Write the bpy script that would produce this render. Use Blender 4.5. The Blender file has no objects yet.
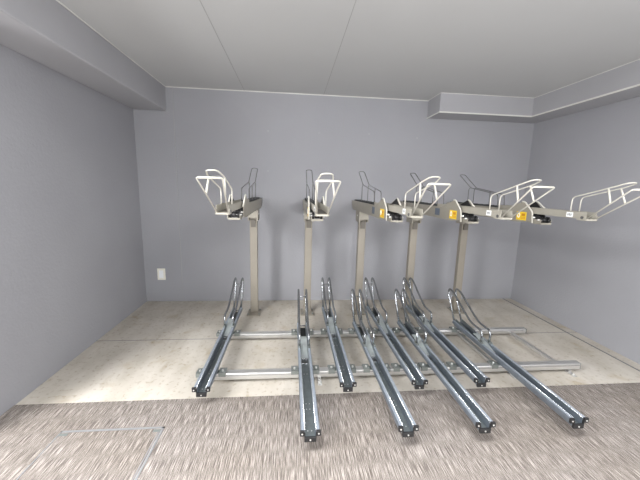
import bpy, bmesh, math, random
from mathutils import Vector, Matrix

random.seed(4)
C = bpy.context.scene.collection
S = bpy.context.scene

# ------------------------------------------------------------------ camera
cam_d = bpy.data.cameras.new('camera')
cam = bpy.data.objects.new('camera', cam_d)
C.objects.link(cam)
S.camera = cam
cam_d.sensor_fit = 'HORIZONTAL'
cam_d.sensor_width = 36.0
cam_d.lens = 36.0 * 308.2 / 640.0
cam_d.clip_start = 0.05
cp, sp = math.cos(.1677), math.sin(.1677)
cy, sy = math.cos(-.0934), math.sin(-.0934)
cr, sr = math.cos(.026), math.sin(.026)
fw = Vector((-sy * cp, cy * cp, -sp))
rt = Vector((cy, sy, 0))
up = rt.cross(fw)
r2 = cr * rt + sr * up
u2 = -sr * rt + cr * up
m = Matrix.Identity(4)
for i in range(3):
    m[i][0] = r2[i]; m[i][1] = u2[i]; m[i][2] = -fw[i]
m[0][3], m[1][3], m[2][3] = 0, 0, 1.5
cam.matrix_world = m

# ------------------------------------------------------------------ world and light
W = bpy.data.worlds.new('sky')
S.world = W
W.use_nodes = True
bg = W.node_tree.nodes['Background']
bg.inputs[0].default_value = (.93, .96, 1.0, 1)
bg.inputs[1].default_value = 0.05


def area(name, loc, target, sx, sz, power, col=(1, 1, 1)):
    d = bpy.data.lights.new(name, 'AREA')
    d.shape = 'RECTANGLE'; d.size = sx; d.size_y = sz
    d.energy = power; d.color = col
    o = bpy.data.objects.new(name, d)
    C.objects.link(o)
    o.location = loc
    o.rotation_euler = (Vector(target) - Vector(loc)).to_track_quat('-Z', 'Y').to_euler()
    return o


# daylight of the open front and left side, which lie behind the photographer:
# low sky at the left and front, high sky above the forecourt, an added upward fill for light off the ground
area('daylight_low_left', (-3.6, -1.3, 1.75), (0.6, 4.0, 0.5), 1.6, 1.2, 55, (1.0, .98, .95))
area('daylight_low_front', (0.2, -2.6, 1.2), (0.6, 3.0, 1.3), 5.5, 2.2, 12, (.97, .98, 1.0))
area('daylight_high_left', (-2.8, 0.0, 3.0), (0.0, 2.6, 0), 1.0, 1.0, 165)
area('daylight_near_left', (-2.85, -.05, 1.7), (-1.4, 1.8, 0), .6, .5, 75)
area('daylight_high_right', (3.4, -1.2, 3.4), (1.8, 2.2, 0), 2, 2, 180)
area('daylight_high_cross', (-1.5, 0.2, 4.5), (2.9, 2.4, 0), 1.5, 1.5, 165)
area('daylight_above', (-1.3, 0.5, 8.0), (-.9, 0.9, 0), 4, .8, 1400)
area('entrance_lamp', (0.2, -1.2, 2.3), (0.8, 3.5, 1.0), .9, .12, 45)
area('ground_fill', (0.6, -.3, .15), (0.6, 1.6, 2.6), 4.5, 1.5, 135)  # added upward fill panel in place of light off the forecourt

S.view_settings.view_transform = 'Standard'
S.view_settings.look = 'None'
S.view_settings.exposure = 0.0
S.view_settings.gamma = 1.0
S.view_settings.use_curve_mapping = False


# ------------------------------------------------------------------ materials
def mat(name, col, rough=.6, metal=0.0, noise=0.0, nscale=8.0, bump=0.0, bscale=200.0, spec=.5):
    M = bpy.data.materials.new(name)
    M.use_nodes = True
    nt = M.node_tree
    b = nt.nodes['Principled BSDF']
    b.inputs['Base Color'].default_value = (*col, 1)
    b.inputs['Roughness'].default_value = rough
    b.inputs['Metallic'].default_value = metal
    b.inputs['Specular IOR Level'].default_value = spec
    tc = nt.nodes.new('ShaderNodeTexCoord')
    if noise > 0:
        n = nt.nodes.new('ShaderNodeTexNoise')
        n.inputs['Scale'].default_value = nscale
        n.inputs['Detail'].default_value = 6
        nt.links.new(tc.outputs['Object'], n.inputs['Vector'])
        r = nt.nodes.new('ShaderNodeValToRGB')
        r.color_ramp.elements[0].position = .3
        r.color_ramp.elements[1].position = .7
        r.color_ramp.elements[0].color = (*[c * (1 - noise) for c in col], 1)
        r.color_ramp.elements[1].color = (*[min(1, c * (1 + noise)) for c in col], 1)
        nt.links.new(n.outputs['Fac'], r.inputs['Fac'])
        nt.links.new(r.outputs['Color'], b.inputs['Base Color'])
    if bump > 0:
        n2 = nt.nodes.new('ShaderNodeTexNoise')
        n2.inputs['Scale'].default_value = bscale
        n2.inputs['Detail'].default_value = 3
        nt.links.new(tc.outputs['Object'], n2.inputs['Vector'])
        bp = nt.nodes.new('ShaderNodeBump')
        bp.inputs['Strength'].default_value = bump
        bp.inputs['Distance'].default_value = .004
        nt.links.new(n2.outputs['Fac'], bp.inputs['Height'])
        nt.links.new(bp.outputs['Normal'], b.inputs['Normal'])
    return M


WALLC = (.318, .320, .343)
m_wall = mat('painted_wall', WALLC, .75, 0, .035, 1.7, .5, 55)
m_ceil = mat('ceiling_board', (.475, .48, .482), .8, 0, .02, 1.2, .2, 80)
m_beam = mat('painted_beam', (.36, .36, .38), .75, 0, .03, 2.0, .2, 70)
m_caulk = mat('white_caulk', (.66, .66, .63), .6, 0, .02)
m_seam = mat('seam_shadow_gap', (.17, .17, .18), .9, 0, .05)
m_cseam = mat('ceiling_board_seam', (.33, .33, .33), .9, 0, .05)
m_post = mat('beige_painted_steel', (.27, .245, .205), .45, .15, .05, 9)
m_arm = mat('beige_steel_arm', (.31, .29, .245), .42, .15, .04, 12)
m_tray = mat('light_beige_steel', (.38, .36, .31), .4, .15, .04, 12)
m_cream = mat('cream_coated_wire', (.56, .54, .485), .35, 0, .02, 20)
m_recess = mat('dark_beige_recess', (.13, .118, .10), .5, .15, .05, 9)  # darkened beige, holds the shade of the opening in the post
m_bed = mat('dark_rubber_bed', (.05, .052, .052), .6, 0, .1, 20)
m_rim = mat('cream_painted_rim', (.60, .58, .52), .4, 0, .03, 20)
m_dwire = mat('dark_steel_wire', (.16, .16, .16), .35, .6, .05, 20)
m_galv = mat('galvanised_steel', (.185, .21, .215), .42, .6, .12, 22)
m_galv2 = mat('galvanised_channel', (.25, .285, .33), .33, .75, .10, 30)
m_flange = mat('lit_galvanised_flange', (.40, .45, .52), .38, .6, .08, 30)  # lighter copy of the channel metal, light on the flanges put into colour
m_zinc2 = mat('bright_zinc_and_highlight', (.75, .78, .80), .25, .8, .03, 30)  # zinc of lip and rib, also the painted highlight on channel edges
m_zinc = mat('bright_zinc_steel', (.43, .47, .47), .40, .45, .06, 30)
m_rod = mat('polished_steel_rod', (.33, .345, .36), .25, .9, .04, 40)
m_alu = mat('silver_aluminium', (.60, .595, .585), .28, .75, .05, 14)
m_clamp = mat('dull_zinc_clamp', (.23, .25, .24), .42, .5, .10, 30)
m_black = mat('black_plastic', (.014, .014, .015), .45, 0, .05, 20)
m_bolt = mat('bolt_steel', (.75, .75, .73), .3, .7, .03, 40)
m_yel = mat('yellow_sticker', (.85, .58, .03), .5, 0, .02, 10)
m_ora = mat('orange_print', (.62, .27, .02), .5, 0, .02, 10)
m_white = mat('white_sticker', (.85, .87, .88), .5, 0, .02, 10)
m_blue = mat('faded_blue_sticker', (.11, .135, .18), .5, 0, .08, 40)
m_ink = mat('dark_print', (.10, .11, .13), .5, 0, .02, 10)
m_plate = mat('ivory_plastic', (.80, .78, .70), .4, 0, .02, 10)
m_rib = mat('hatch_steel', (.55, .56, .58), .3, .7, .05, 30)


def slab_mat():
    M = bpy.data.materials.new('bare_concrete_slab')
    M.use_nodes = True
    nt = M.node_tree; L = nt.links
    b = nt.nodes['Principled BSDF']
    b.inputs['Roughness'].default_value = .72
    tc = nt.nodes.new('ShaderNodeTexCoord')

    def noise(scale, detail, stretch=None):
        n = nt.nodes.new('ShaderNodeTexNoise')
        n.inputs['Scale'].default_value = scale
        n.inputs['Detail'].default_value = detail
        if stretch:
            mp = nt.nodes.new('ShaderNodeMapping')
            mp.inputs['Scale'].default_value = stretch
            L.new(tc.outputs['Object'], mp.inputs['Vector'])
            L.new(mp.outputs[0], n.inputs['Vector'])
        else:
            L.new(tc.outputs['Object'], n.inputs['Vector'])
        return n

    def ramp(n, a, c0, c, c1):
        r = nt.nodes.new('ShaderNodeValToRGB')
        r.color_ramp.elements[0].position = a; r.color_ramp.elements[0].color = (*c0, 1)
        r.color_ramp.elements[1].position = c; r.color_ramp.elements[1].color = (*c1, 1)
        L.new(n.outputs['Fac'], r.inputs['Fac'])
        return r

    def mix(a, bb, mode, fac):
        x = nt.nodes.new('ShaderNodeMix'); x.data_type = 'RGBA'; x.blend_type = mode
        x.inputs[0].default_value = fac
        L.new(a, x.inputs[6]); L.new(bb, x.inputs[7])
        return x.outputs[2]
    base = ramp(noise(2.2, 8), .3, (.475, .44, .385), .7, (.56, .525, .475))
    stain = ramp(noise(5, 9), .58, (1, 1, 1), .74, (.80, .72, .58))
    streak = ramp(noise(6, 8, (1.0, .35, 1)), .35, (.84, .825, .80), .6, (1, 1, 1))
    speck = ramp(noise(30, 8), .56, (1, 1, 1), .72, (.66, .61, .53))
    scratch = ramp(noise(3.5, 10, (4.0, 1.2, 1)), .60, (1, 1, 1), .74, (.80, .75, .68))
    o = mix(base.outputs[0], stain.outputs[0], 'MULTIPLY', .65)
    o = mix(o, streak.outputs[0], 'MULTIPLY', 1)
    o = mix(o, speck.outputs[0], 'MULTIPLY', .8)
    o = mix(o, scratch.outputs[0], 'MULTIPLY', .8)
    L.new(o, b.inputs['Base Color'])
    bp = nt.nodes.new('ShaderNodeBump'); bp.inputs['Strength'].default_value = .25; bp.inputs['Distance'].default_value = .004
    L.new(noise(60, 5).outputs['Fac'], bp.inputs['Height'])
    L.new(bp.outputs[0], b.inputs['Normal'])
    return M


def carpet_mat():
    M = bpy.data.materials.new('streaked_carpet_tile')
    M.use_nodes = True
    nt = M.node_tree; L = nt.links
    b = nt.nodes['Principled BSDF']
    b.inputs['Roughness'].default_value = .9
    b.inputs['Specular IOR Level'].default_value = .2
    tc = nt.nodes.new('ShaderNodeTexCoord')
    mp = nt.nodes.new('ShaderNodeMapping')
    mp.inputs['Scale'].default_value = (330, 9, 1)
    n = nt.nodes.new('ShaderNodeTexNoise')
    n.inputs['Scale'].default_value = 1.0; n.inputs['Detail'].default_value = 5; n.inputs['Roughness'].default_value = .65
    L.new(tc.outputs['Object'], mp.inputs[0]); L.new(mp.outputs[0], n.inputs['Vector'])
    r = nt.nodes.new('ShaderNodeValToRGB')
    e = r.color_ramp.elements
    e[0].position = .36; e[0].color = (.072, .060, .053, 1)
    e[1].position = .63; e[1].color = (.41, .375, .35, 1)
    x = e.new(.50); x.color = (.170, .150, .137, 1)
    L.new(n.outputs['Fac'], r.inputs['Fac'])
    n2 = nt.nodes.new('ShaderNodeTexNoise'); n2.inputs['Scale'].default_value = 1.5; n2.inputs['Detail'].default_value = 3
    L.new(tc.outputs['Object'], n2.inputs['Vector'])
    r2_ = nt.nodes.new('ShaderNodeValToRGB')
    r2_.color_ramp.elements[0].position = .35; r2_.color_ramp.elements[0].color = (.90, .88, .85, 1)
    r2_.color_ramp.elements[1].position = .6; r2_.color_ramp.elements[1].color = (1, 1, 1, 1)
    L.new(n2.outputs['Fac'], r2_.inputs['Fac'])
    mx = nt.nodes.new('ShaderNodeMix'); mx.data_type = 'RGBA'; mx.blend_type = 'MULTIPLY'; mx.inputs[0].default_value = 1
    L.new(r.outputs[0], mx.inputs[6]); L.new(r2_.outputs[0], mx.inputs[7])
    L.new(mx.outputs[2], b.inputs['Base Color'])
    bp = nt.nodes.new('ShaderNodeBump'); bp.inputs['Strength'].default_value = .4; bp.inputs['Distance'].default_value = .003
    L.new(n.outputs['Fac'], bp.inputs['Height']); L.new(bp.outputs[0], b.inputs['Normal'])
    return M


m_slab = slab_mat()
m_carpet = carpet_mat()


# ------------------------------------------------------------------ mesh helpers
class MB:
    def __init__(s):
        s.v = []; s.f = []; s.sm = []

    def _add(s, vs, fs, smooth=False):
        o = len(s.v)
        s.v += [tuple(p) for p in vs]
        for f in fs:
            s.f.append([i + o for i in f]); s.sm.append(smooth)
        return s

    def box(s, x0, x1, y0, y1, z0, z1):
        vs = [(x, y, z) for z in (z0, z1) for y in (y0, y1) for x in (x0, x1)]
        return s._add(vs, [(0, 2, 3, 1), (4, 5, 7, 6), (0, 1, 5, 4), (2, 6, 7, 3), (0, 4, 6, 2), (1, 3, 7, 5)])

    def prism(s, poly, a, b, axis='x'):
        """poly in the other two axes, extruded a..b along axis"""
        def P(u, v, t):
            return {'x': (t, u, v), 'y': (u, t, v), 'z': (u, v, t)}[axis]
        n = len(poly)
        vs = [P(u, v, a) for u, v in poly] + [P(u, v, b) for u, v in poly]
        fs = [list(range(n))[::-1], list(range(n, 2 * n))] + [(i, (i + 1) % n, (i + 1) % n + n, i + n) for i in range(n)]
        return s._add(vs, fs)

    def tube(s, pts, r, n=10, cap=True):
        pts = [Vector(p) for p in pts]
        rings = []
        t0 = (pts[1] - pts[0]).normalized()
        nrm = t0.orthogonal().normalized()
        vs = []
        for i, p in enumerate(pts):
            if i == 0: t = pts[1] - pts[0]
            elif i == len(pts) - 1: t = pts[-1] - pts[-2]
            else: t = (pts[i + 1] - pts[i]).normalized() + (pts[i] - pts[i - 1]).normalized()
            t = t.normalized()
            nrm = (nrm - t * nrm.dot(t)).normalized()
            bn = t.cross(nrm)
            for k in range(n):
                a = 2 * math.pi * k / n
                vs.append(p + (nrm * math.cos(a) + bn * math.sin(a)) * r)
        fs = []
        for i in range(len(pts) - 1):
            for k in range(n):
                a = i * n + k; b = i * n + (k + 1) % n
                fs.append((a, b, b + n, a + n))
        s._add(vs, fs, True)
        o = len(s.v) - len(vs)
        if cap:
            s.f.append([o + k for k in range(n)][::-1]); s.sm.append(False)
            s.f.append([len(s.v) - n + k for k in range(n)]); s.sm.append(False)
        return s

    def cyl(s, a, b, r, n=16):
        return s.tube([a, b], r, n)

    def build(s, name, mt, parent=None, bevel=0.0, seg=2):
        me = bpy.data.meshes.new(name)
        me.from_pydata(s.v, [], s.f)
        bm = bmesh.new(); bm.from_mesh(me)
        bmesh.ops.recalc_face_normals(bm, faces=bm.faces)
        if bevel > 0:
            es = [e for e in bm.edges if len(e.link_faces) == 2 and e.calc_face_angle(0) > .6]
            bmesh.ops.bevel(bm, geom=es, offset=bevel, segments=seg, profile=.5, affect='EDGES', clamp_overlap=True)
        bm.to_mesh(me); bm.free()
        me.materials.append(mt)
        if not bevel:
            me.polygons.foreach_set('use_smooth', s.sm)
        o = bpy.data.objects.new(name, me)
        C.objects.link(o)
        if parent is not None: o.parent = parent
        return o


def fillet(pts, r, k=5):
    """round the inner corners of a polyline"""
    P = [Vector(p) for p in pts]
    out = [P[0]]
    for i in range(1, len(P) - 1):
        a, b, c = P[i - 1], P[i], P[i + 1]
        d1 = (a - b); d2 = (c - b)
        rr = min(r, d1.length * .48, d2.length * .48)
        p1 = b + d1.normalized() * rr; p2 = b + d2.normalized() * rr
        for j in range(k + 1):
            t = j / k
            out.append(p1 * (1 - t) ** 2 + b * 2 * t * (1 - t) + p2 * t * t)
    out.append(P[-1])
    return out


def thing(name, label, cat, loc=(0, 0, 0), group=None):
    o = bpy.data.objects.new(name, None)
    o.empty_display_size = .05
    C.objects.link(o)
    o.location = loc
    tag(o, label, cat, group)
    return o


def tag(o, label, cat, group=None):
    o['label'] = label; o['category'] = cat
    if group: o['group'] = group
    return o


def struct(mb, name, mt, bevel=0.0):
    o = mb.build(name, mt, None, bevel)
    o['kind'] = 'structure'
    return o


def copy_tree(o, parent=None):
    c = o.copy(); C.objects.link(c)
    if parent is not None: c.parent = parent
    for ch in list(o.children):
        copy_tree(ch, c)
    return c


# ------------------------------------------------------------------ the room
XL, XR, YB, H = -1.849, 3.147, 3.965, 2.6126
YE = 2.036           # where the carpet begins
YF = -1.9            # open front of the room
YW = 1.62            # the left wall ends here, beyond is open
# concrete slab at the back, carpet in front (carpet is 5 mm thick)
struct(MB().box(XL - .2, XR + .2, YE, YB + .2, -.15, 0), 'floor', m_slab)
struct(MB().box(-6.0, XR + .2, -6.0, YE, -.15, .004), 'floor', m_carpet)
struct(MB().box(XL - .2, XR + .2, YB, YB + .2, 0, H), 'wall_back', m_wall)
struct(MB().box(XL - .2, XL, YW, YB, 0, H), 'wall_left', m_wall)
struct(MB().box(XR, XR + .2, YF, YB, 0, H), 'wall_right', m_wall)
struct(MB().box(XL - .2, XR + .2, 1.2, YB + .2, H, H + .2), 'ceiling', m_ceil)
# down-stand beam along the left wall
XB, ZB = -1.474, 2.342
struct(MB().box(XL, XB, 1.2, YB, ZB, H), 'trim_1', m_beam, .012)
# boxed-in duct along the back and right walls
XS, ZS, YS, XSL = 2.837, 2.399, 3.632, 1.690
poly = [(XSL, YS), (XS, YS), (XS, 1.2), (XR, 1.2), (XR, YB), (XSL, YB)]
struct(MB().prism(poly, ZS, H, 'z'), 'trim_2', m_beam, .004)
# pale bead along the lower edge of the boxed-in duct
bead = MB()
bead.box(XSL - .003, XS + .001, YS - .004, YS + .006, ZS - .003, ZS + .011)
bead.box(XS - .004, XS + .006, 1.2, YS - .004, ZS - .003, ZS + .011)
bead.box(XSL - .004, XSL + .006, YS + .006, YB, ZS - .003, ZS + .008)
struct(bead, 'trim_3', m_caulk)
# pale caulk between ceiling and back wall, beam and duct
ck = MB()
ck.box(XB, XSL, YB - .009, YB, H - .009, H)
ck.box(XB, XB + .007, 1.2, YB - .009, H - .007, H)
ck.box(XSL, XS, YS - .005, YS, H - .005, H)
ck.box(XS - .005, XS, 1.2, YS, H - .005, H)
ck.box(XSL - .005, XSL, YS, YB - .009, H - .005, H)
struct(ck, 'trim_4', m_caulk)
# thin board seams in the ceiling
for i, x in enumerate((-.574, .370)):
    struct(MB().box(x - .0022, x + .0022, 1.2, YB - .009, H - .0012, H + .001), 'trim_%d' % (5 + i), m_cseam)
# vertical panel seams in the back wall
for i, (x, w) in enumerate(((-1.40, .0022), (.628, .0018))):
    struct(MB().box(x - w, x + w, YB - .0012, YB + .001, 0.02, H - .009), 'trim_%d' % (7 + i), m_cseam)
# pale ridge beside the left seam
struct(MB().box(-1.397, -1.391, YB - .004, YB, .25, H - .009), 'trim_9', m_beam)
# joints in the slab: one across the room and a channel joint along the right wall
struct(MB().box(XL, XR, 2.919, 2.925, -.002, .0012), 'trim_10', m_seam)
tr = MB()
tr.prism([(3.020, -.002), (3.034, -.002), (3.034, .003), (3.020, .003)], YE, YB, 'y')
struct(tr, 'trim_11', m_seam)
# small plugged tie holes in the back wall
wb = bpy.data.objects['wall_back']
for (x, z) in ((-.299, 2.166), (.324, 2.168), (.954, 2.181), (1.579, 2.157), (-.300, 1.689)):
    p = MB().cyl((x, YB - .0015, z), (x, YB + .002, z), .011, 14).build('hole_plug', m_beam, wb)

# blank cover plate on the back wall
cpl = thing('wall_cover_plate', 'small ivory blank cover plate low on the grey back wall near the left corner', 'cover plate', (-1.646, YB, .364))
MB().box(-.049, .049, -.008, 0, -.075, .075).build('plate', m_plate, cpl, .003)
MB().box(-.026, .026, -.011, -.008, -.05, .05).build('blank_insert', m_white, cpl, .001)

# access hatch let into the carpet at the left
ht = thing('floor_hatch', 'square access hatch with thin steel rim set in the carpet at lower left', 'floor hatch', (-1.075, 1.48, .004))
fr = MB()
x0, x1, y0, y1 = -.30, .30, -.30, .298
fr.box(x0, x1, y1 - .012, y1, 0, .003).box(x0, x1, y0, y0 + .012, 0, .003)
fr.box(x0, x0 + .006, y0, y1, 0, .003).box(x1 - .012, x1, y0, y1, 0, .003)
fr.build('rim', m_rib, ht)
MB().box(x0 + .007, x1 - .013, y0 + .013, y1 - .013, 0, .0012).build('lid', m_carpet, ht)
for sx, sy in ((x0 + .03, y1 - .03), (x1 - .035, y1 - .03), (x0 + .03, y0 + .03), (x1 - .035, y0 + .03)):
    MB().box(sx - .022, sx + .022, sy - .010, sy + .010, .0012, .003).build('corner_socket', m_clamp, ht)
sg = MB().box(x1 - .024, x1 - .018, y0 + .02, y1 - .02, .0005, .002).build('seam', m_seam, ht)

# ------------------------------------------------------------------ lower tier: base frame
bf = thing('rack_base_frame', 'low silver aluminium floor frame of two long cross rails carrying the lower wheel channels', 'rack frame', (.885, 2.55, 0))
OX, OY = .885, 2.55
fb = MB().box(-.70 - OX, 2.465 - OX, 2.20 - OY, 2.26 - OY, .028, .082).build('cross_rail', m_alu, bf, .008, 3)
fb2 = MB().box(-.68 - OX, 2.49 - OX, 2.85 - OY, 2.91 - OY, .028, .082).build('cross_rail', m_alu, bf, .014, 4)
for o, yy in ((fb, 2.23), (fb2, 2.88)):
    MB().box(-.68 - OX, 2.455 - OX, yy - .0306 - OY, yy - .029 - OY, .064, .068).build('rail_groove', m_seam, o)
    for xe, s in ((2.4655 if o is fb else 2.4905, 1), (-.7005 if o is fb else -.6805, -1)):
        xe -= OX; yl = yy - OY
        e = MB().box(min(xe, xe + s * .004), max(xe, xe + s * .004), yl - .027, yl + .027, .031, .079).build('rail_end_cap', m_clamp if s > 0 else m_zinc, o, .001)
for x in (1.735, 2.305):
    MB().box(x - .015 - OX, x + .015 - OX, 2.262 - OY, 2.848 - OY, .034, .060).build('side_strut', m_alu, bf, .002)
for x, y in ((1.84, 2.20), (2.37, 2.20), (.23, 2.20), (-.63, 2.20), (-.6, 2.88), (.4, 2.88), (1.6, 2.88), (2.38, 2.88)):
    ft = MB().box(x - .016 - OX, x + .016 - OX, y - .06 - OY, y + .03 - OY, 0, .005).box(x - .012 - OX, x + .012 - OX, y - .006 - OY, y + .006 - OY, .005, .030)
    f_ = ft.build('foot', m_alu, bf)
    MB().cyl((x - OX, y - .040 - OY, .005), (x - OX, y - .040 - OY, .016), .008, 8).build('anchor_bolt', m_bolt, f_)


# ------------------------------------------------------------------ lower tier: sliding wheel channels
def lower_channel(long):
    """origin on the floor under the channel's back end, channel runs to -Y"""
    t = thing('bicycle_wheel_channel', '', 'bicycle rack')
    L = 1.415
    # rolled channel: centre trough, walls, outer flanges with a down-turned lip
    o = [(-.055, .116), (-.055, .136), (-.051, .141), (-.034, .144), (-.030, .141), (-.029, .088), (.029, .088), (.030, .141),
         (.034, .144), (.051, .141), (.055, .136), (.055, .116)]
    inn = [(.0525, .116), (.0525, .135), (.050, .1385), (.035, .1415), (.0325, .139), (.0315, .0855), (-.0315, .0855),
           (-.0325, .139), (-.035, .1415), (-.050, .1385), (-.0525, .135), (-.0525, .116)]
    ch = MB().prism(o + inn, -L, 0, 'y').build('channel', m_galv2, t)
    for sx in (-1, 1):
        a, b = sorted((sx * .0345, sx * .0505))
        MB().box(a, b, -L, 0, .1425, .1445).build('lit_flange_strip', m_flange, t)  # paler strip, the lit look of the flange top is in its colour
        MB().tube([(sx * .0320, -L, .1430), (sx * .0320, 0, .1430)], .0019, 8).build('edge_highlight', m_zinc2, t)  # bright bead that paints a highlight along the inner edge
    # flat liner strip on the trough floor
    MB().box(-.0285, .0285, -L + .005, -.66, .0882, .0896).build('trough_liner', m_galv, t)
    for y in (-L + .055, -L + .235, -L + .285, -.80):
        for x in (-.011, .011):
            MB().cyl((x, y, .0895), (x, y, .0915), .0034, 8).build('rivet', m_bolt, t)
    # black end cap: a U-shaped lower block and two ears with bolts
    cap = MB().box(-.034, .034, -L - .014, -L - .0005, .078, .106)
    cap.box(-.034, -.0295, -L - .014, -L - .0005, .106, .130).box(.0295, .034, -L - .014, -L - .0005, .106, .130)
    cap.box(-.060, -.034, -L - .014, -L - .0005, .116, .147).box(.034, .060, -L - .014, -L - .0005, .116, .147)
    cp_ = cap.build('end_cap', m_black, t, .0015)
    for x, z in ((-.047, .131), (.047, .131), (0, .092)):
        MB().cyl((x, -L - .014, z), (x, -L - .0165, z), .0048, 10).build('bolt', m_bolt, cp_)
    # tall paired wheel guide rods
    prof = [(-.005, .142), (.155, .385), (.155, .448), (.070, .440), (-.185, .308), (-.30, .258), (-.455, .254), (-.482, .228), (-.480, .146)]
    for sx in (-.040, .040):
        path = fillet([(sx, y, z) for y, z in prof], .05, 6)
        MB().tube(path, .0098, 12).build('guide_rod', m_rod, t)
    MB().cyl((-.034, .118, .375), (.034, .118, .375), .005, 8).build('rod_spacer', m_rod, t)
    MB().cyl((-.034, -.01, .112), (.034, -.01, .112), .006, 8).build('rod_spacer', m_rod, t)
    # clamped feet of the rods on the channel walls
    for sx in (-1, 1):
        xa, xb = sorted((sx * .0345, sx * .051))
        MB().box(xa, xb, -.515, -.445, .1446, .158).build('rod_foot', m_clamp, t, .002)
    # sloping wheel stop plate, side cheeks and the dark trough behind it
    MB().prism([(-.600, .0897), (-.600, .106), (-.38, .160), (-.33, .160), (-.33, .155), (-.38, .155), (-.590, .0897)], -.0275, .0275, 'x').build('wheel_stop', m_zinc, t)
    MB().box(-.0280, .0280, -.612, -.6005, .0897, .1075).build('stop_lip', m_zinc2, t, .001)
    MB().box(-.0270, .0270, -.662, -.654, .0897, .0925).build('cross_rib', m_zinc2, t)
    MB().box(-.0285, .0285, -.650, -.003, .0882, .0892).build('trough_lining', m_bed, t)
    MB().prism([(-.30, .144), (-.02, .144), (-.02, .172), (-.26, .156)], -.0345, -.0315, 'x').prism([(-.30, .144), (-.02, .144), (-.02, .172), (-.26, .156)], .0315, .0345, 'x').build('side_cheek', m_galv, t)
    # clamps that grip the two cross rails, at a different spot on a forward channel
    for yr, w, tp in ((2.23, .030, .082), (2.88, .030, .082)):
        yl = yr - (2.955 if long else 3.375)
        q_ = MB().box(-.1, .1, yl - w + .006, yl + w - .006, tp + .0002, tp + .0032)
        for s in (-1, 1):
            a, b_ = sorted((s * .0565, s * .110))
            q_.box(a, b_, yl - w - .004, yl + w + .004, tp + .0035, tp + .012)
            q_.box(a, b_, yl - w - .006, yl - w - .002, tp - .020, tp + .012)
            q_.box(a, b_, yl + w + .002, yl + w + .006, tp - .020, tp + .012)
        cl = q_.build('rail_clamp', m_clamp, t)
        for s in (-1, 1):
            MB().cyl((s * .085, yl - .006, tp + .012), (s * .085, yl - .006, tp + .023), .008, 8).build('clamp_bolt', m_bolt, cl)
            MB().box(s * .067 - .008, s * .067 + .008, yl - .012, yl + .012, tp + .012, tp + .020).build('clamp_nut', m_clamp, cl)
    return t


pl_ = lower_channel(True)
ps_ = lower_channel(False)
spots = [(-.600, 0, 'leftmost lower wheel channel, set back, alone at left end of floor frame'),
         (.118, 1, 'leftmost of the four long channels reaching out over the carpet'),
         (.410, 0, 'set-back wheel channel ending short of the carpet, between first and second forward channels'),
         (.690, 1, 'second from left of the four long channels reaching out over the carpet'),
         (.935, 0, 'set-back wheel channel ending short of the carpet, between second and third forward channels'),
         (1.165, 1, 'third from left of the four long channels reaching out over the carpet'),
         (1.410, 0, 'rightmost set-back wheel channel, between third and fourth forward channels'),
         (1.772, 1, 'rightmost lower wheel channel, alone at right end, reaching far over the carpet')]
used = set()
for x, lg, lab in spots:
    pr = pl_ if lg else ps_
    o = pr if lg not in used else copy_tree(pr)
    used.add(lg)
    o.location = (x, 2.955 if lg else 3.375, 0)
    tag(o, lab, 'bicycle rack', 'lower tier wheel channels')


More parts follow.
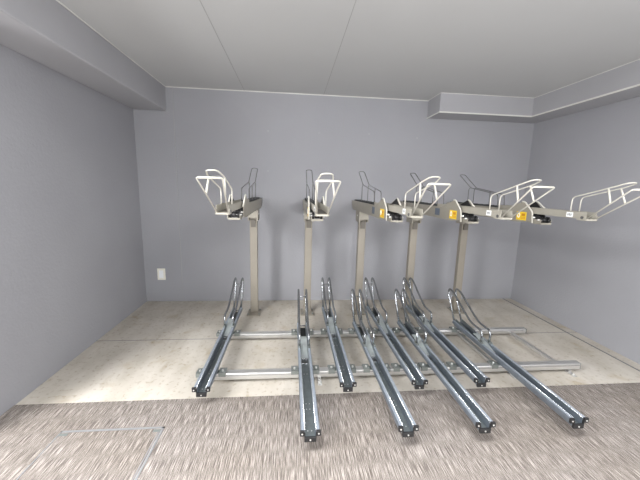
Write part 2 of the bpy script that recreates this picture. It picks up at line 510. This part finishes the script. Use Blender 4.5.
# ------------------------------------------------------------------ upper tier racks
def upper_rack():
    t = thing('upper_bicycle_rack', '', 'bicycle rack')
    O = 3.58
    Y = lambda y: y - O
    # post with its floor plate
    MB().box(-.042, .042, -.030, .032, .012, 1.195).build('post', m_post, t, .004)
    bp_ = MB().box(-.078, .078, -.125, .055, 0, .012).build('base_plate', m_post, t, .002)
    for s in (-1, 1):
        a, b = sorted((s * .0425, s * .047))
        MB().prism([(-.060, .012), (.05, .012), (.05, .030), (.03, .075), (.012, .075), (-.04, .03)], a, b, 'x').build('gusset', m_post, bp_)
        for yy in (-.100, .035):
            MB().cyl((s * .062, yy, .012), (s * .062, yy, .024), .009, 6).build('anchor_bolt', m_clamp, bp_)
    # saddle bracket between post and arm
    sd = MB().box(-.056, -.0435, -.085, .105, 1.115, 1.243).box(.0435, .056, -.085, .105, 1.115, 1.243)
    sd.box(-.056, .056, -.088, -.085, 1.150, 1.243)
    sd = sd.build('saddle_bracket', m_arm, t, .002)
    MB().box(-.026, .026, -.050, -.0305, 1.040, 1.125).build('post_opening_shade', m_recess, t, .001)  # dark plate painting the shaded opening below the saddle
    for s in (-1, 1):
        MB().cyl((s * .056, .0, 1.19), (s * .061, .0, 1.19), .010, 8).build('bolt', m_bolt, sd)
    # fixed arm: open-topped box section with chamfered rear lower corner
    side = [(Y(2.46), 1.262), (Y(2.60), 1.246), (Y(3.86), 1.243), (Y(3.945), 1.285), (Y(3.945), 1.352), (Y(2.46), 1.352)]
    ar = MB().prism(side, -.0585, -.0555, 'x').prism(side, .0555, .0585, 'x')
    ar.box(-.0555, .0555, Y(2.60), Y(3.86), 1.2432, 1.248)
    ar.box(-.0555, .0555, Y(3.940), Y(3.945), 1.287, 1.352)
    ar.box(-.0555, -.043, Y(2.50), Y(3.94), 1.349, 1.352).box(.043, .0555, Y(2.50), Y(3.94), 1.349, 1.352)
    ar.build('fixed_arm', m_arm, t)
    # sliding tray, U-shaped
    o = [(-.040, 1.378), (-.040, 1.328), (.040, 1.328), (.040, 1.378), (.037, 1.378), (.037, 1.331), (-.037, 1.331), (-.037, 1.378)]
    tr_ = MB().prism(o, Y(1.99), Y(2.93), 'y').build('sliding_tray', m_tray, t)
    MB().box(-.036, .036, Y(2.95), Y(3.90), 1.330, 1.366).build('rear_wheel_bed', m_bed, t, .003)
    for k in range(9):
        MB().box(-.030, .030, Y(3.00 + .1 * k), Y(3.03 + .1 * k), 1.366, 1.369).build('grip_bar', m_black, t)
    MB().box(-.035, .035, Y(2.03), Y(2.42), 1.3315, 1.334).build('tray_liner', m_recess, tr_)
    nb = MB().box(-.0395, .0395, Y(1.982), Y(1.989), 1.318, 1.331).box(-.0445, -.0405, Y(1.985), Y(2.06), 1.318, 1.356).box(.0405, .0445, Y(1.985), Y(2.06), 1.318, 1.356)
    nb = nb.build('tray_end_bracket', m_tray, tr_, .002)
    for s in (-1, 1):
        MB().cyl((s * .0445, Y(2.015), 1.338), (s * .049, Y(2.015), 1.338), .011, 12).build('pivot_bolt', m_dwire, nb)
    # rear wheel guide of thin dark wire
    rg = MB()
    for s in (-.034, .034):
        rg.tube(fillet([(s, Y(3.50), 1.357), (s, Y(3.50), 1.53), (s, Y(3.47), 1.545), (s, Y(2.97), 1.478), (s, Y(2.95), 1.357)], .03, 4), .0042, 8)
    rg.tube([(.034, Y(3.20), 1.507), (.034, Y(3.20), 1.357)], .004, 8)
    rg.tube(fillet([(-.034, Y(3.46), 1.543), (-.034, Y(3.735), 1.705), (.034, Y(3.735), 1.705), (.034, Y(3.46), 1.543)], .032, 6), .0042, 8)
    rg.build('rear_wheel_guide', m_dwire, t)
    # front wheel basket
    bk = MB()
    bk.tube(fillet([(-.033, Y(2.00), 1.325), (-.068, Y(1.70), 1.538), (.068, Y(1.70), 1.538), (.033, Y(2.00), 1.325)], .014, 5), .0044, 10)
    bk.tube(fillet([(-.035, Y(2.125), 1.372), (-.036, Y(2.125), 1.478), (-.045, Y(1.84), 1.552), (-.030, Y(1.755), 1.580), (.030, Y(1.755), 1.580), (.045, Y(1.84), 1.552), (.036, Y(2.125), 1.478), (.035, Y(2.125), 1.372)], .028, 5), .0042, 10)
    b_ = bk.build('front_wheel_basket', m_cream, t)
    MB().cyl((-.056, Y(1.70), 1.538), (.056, Y(1.70), 1.538), .0062, 12).build('basket_sleeve', m_cream, b_)
    for s in (-1, 1):
        MB().cyl((s * .045, Y(1.865), 1.545), (s * .0535, Y(1.828), 1.447), .0058, 10).build('basket_brace', m_cream, b_)
    # guard plates with a thick pale front rim
    gp = [(Y(2.80), 1.353), (Y(2.585), 1.424), (Y(2.565), 1.424), (Y(2.47), 1.345), (Y(2.455), 1.270), (Y(2.60), 1.250), (Y(2.66), 1.300), (Y(2.70), 1.353)]
    for s in (-1, 1):
        a, b = sorted((s * .0588, s * .0612))
        g = MB().prism(gp, a, b, 'x').build('guard_plate', m_arm, t)
        a, b = sorted((s * .0572, s * .0586))
        MB().prism([(Y(2.76), 1.353), (Y(2.58), 1.428), (Y(2.48), 1.353)], a, b, 'x').build('guard_lining', m_black, g)
        xm = s * .0600
        rim = [(xm, Y(2.59), 1.425), (xm, Y(2.56), 1.425), (xm, Y(2.46), 1.345), (xm, Y(2.445), 1.250)] if s < 0 else [(xm, Y(2.57), 1.428), (xm, Y(2.55), 1.425), (xm, Y(2.43), 1.345)]
        MB().tube(fillet(rim, .02, 5), .0065, 8).build('guard_rim', m_rim, g)
    # rollers and their cup
    rc = MB().box(-.046, .046, Y(2.37), Y(2.50), 1.246, 1.249).box(-.046, -.043, Y(2.37), Y(2.47), 1.249, 1.285).box(.043, .046, Y(2.37), Y(2.47), 1.249, 1.285)
    rc.box(-.046, .046, Y(2.367), Y(2.37), 1.246, 1.260)
    rc = rc.build('roller_carrier', m_arm, t)
    for yy, zz in ((2.395, 1.283), (2.45, 1.298)):
        MB().cyl((-.018, Y(yy), zz), (.018, Y(yy), zz), .020, 14).build('roller', m_black, rc)
        for q in (-1, 1):
            MB().cyl((q * .024, Y(yy), zz), (q * .040, Y(yy), zz), .024, 14).build('roller', m_black, rc)
        MB().cyl((-.058, Y(yy), zz), (.058, Y(yy), zz), .007, 10).build('axle', m_bolt, rc)
    # lock block between the guard plates
    MB().box(-.040, .040, Y(2.52), Y(2.60), 1.270, 1.326).build('lock_block', m_black, t, .003)
    # stickers on the left cheek of the arm
    yl = MB().box(-.0622, -.0612, Y(2.520), Y(2.640), 1.262, 1.336).build('yellow_sticker', m_yel, t)
    yl['label'] = 'yellow caution sticker with a white ring mark and orange print'
    ring = []
    for k in range(17):
        a = 2 * math.pi * k / 16
        ring.append((-.0623, Y(2.612) + .013 * math.cos(a), 1.303 + .019 * math.sin(a)))
    MB().tube(ring, .0035, 6, False).build('ring_mark', m_white, yl)
    MB().box(-.0627, -.0622, Y(2.535), Y(2.577), 1.300, 1.322).box(-.0627, -.0622, Y(2.530), Y(2.585), 1.286, 1.291).box(-.0627, -.0622, Y(2.530), Y(2.585), 1.275, 1.280).build('orange_print', m_ora, yl)
    bl = MB().box(-.0592, -.0585, Y(2.835), Y(2.93), 1.270, 1.335).build('blue_sticker', m_blue, t)
    bl['label'] = 'faded blue sticker'
    ws = MB().box(-.0407, -.0400, Y(2.095), Y(2.150), 1.334, 1.370).build('number_sticker', m_white, tr_)
    ws['label'] = 'small white sticker with dark print'
    MB().box(-.0411, -.0407, Y(2.108), Y(2.114), 1.344, 1.360).box(-.0411, -.0407, Y(2.121), Y(2.127), 1.344, 1.360).box(-.0411, -.0407, Y(2.133), Y(2.139), 1.344, 1.360).build('sticker_print', m_ink, ws)
    return t


proto = upper_rack()
ulab = ['leftmost upper rack arm on its beige post, nearest the cover plate on the wall',
        'second upper rack from left, its white basket seen almost head-on',
        'middle one of the five upper rack arms on beige posts',
        'fourth upper rack from left, its white basket in front of the fifth post',
        'rightmost upper rack arm, its white basket reaching toward the right wall']
for i, x in enumerate((-.435, .197, .830, 1.465, 2.103)):
    o = proto if i == 0 else copy_tree(proto)
    o.location = (x, 3.58, 0)
    tag(o, ulab[i], 'bicycle rack', 'upper tier bicycle racks on posts')
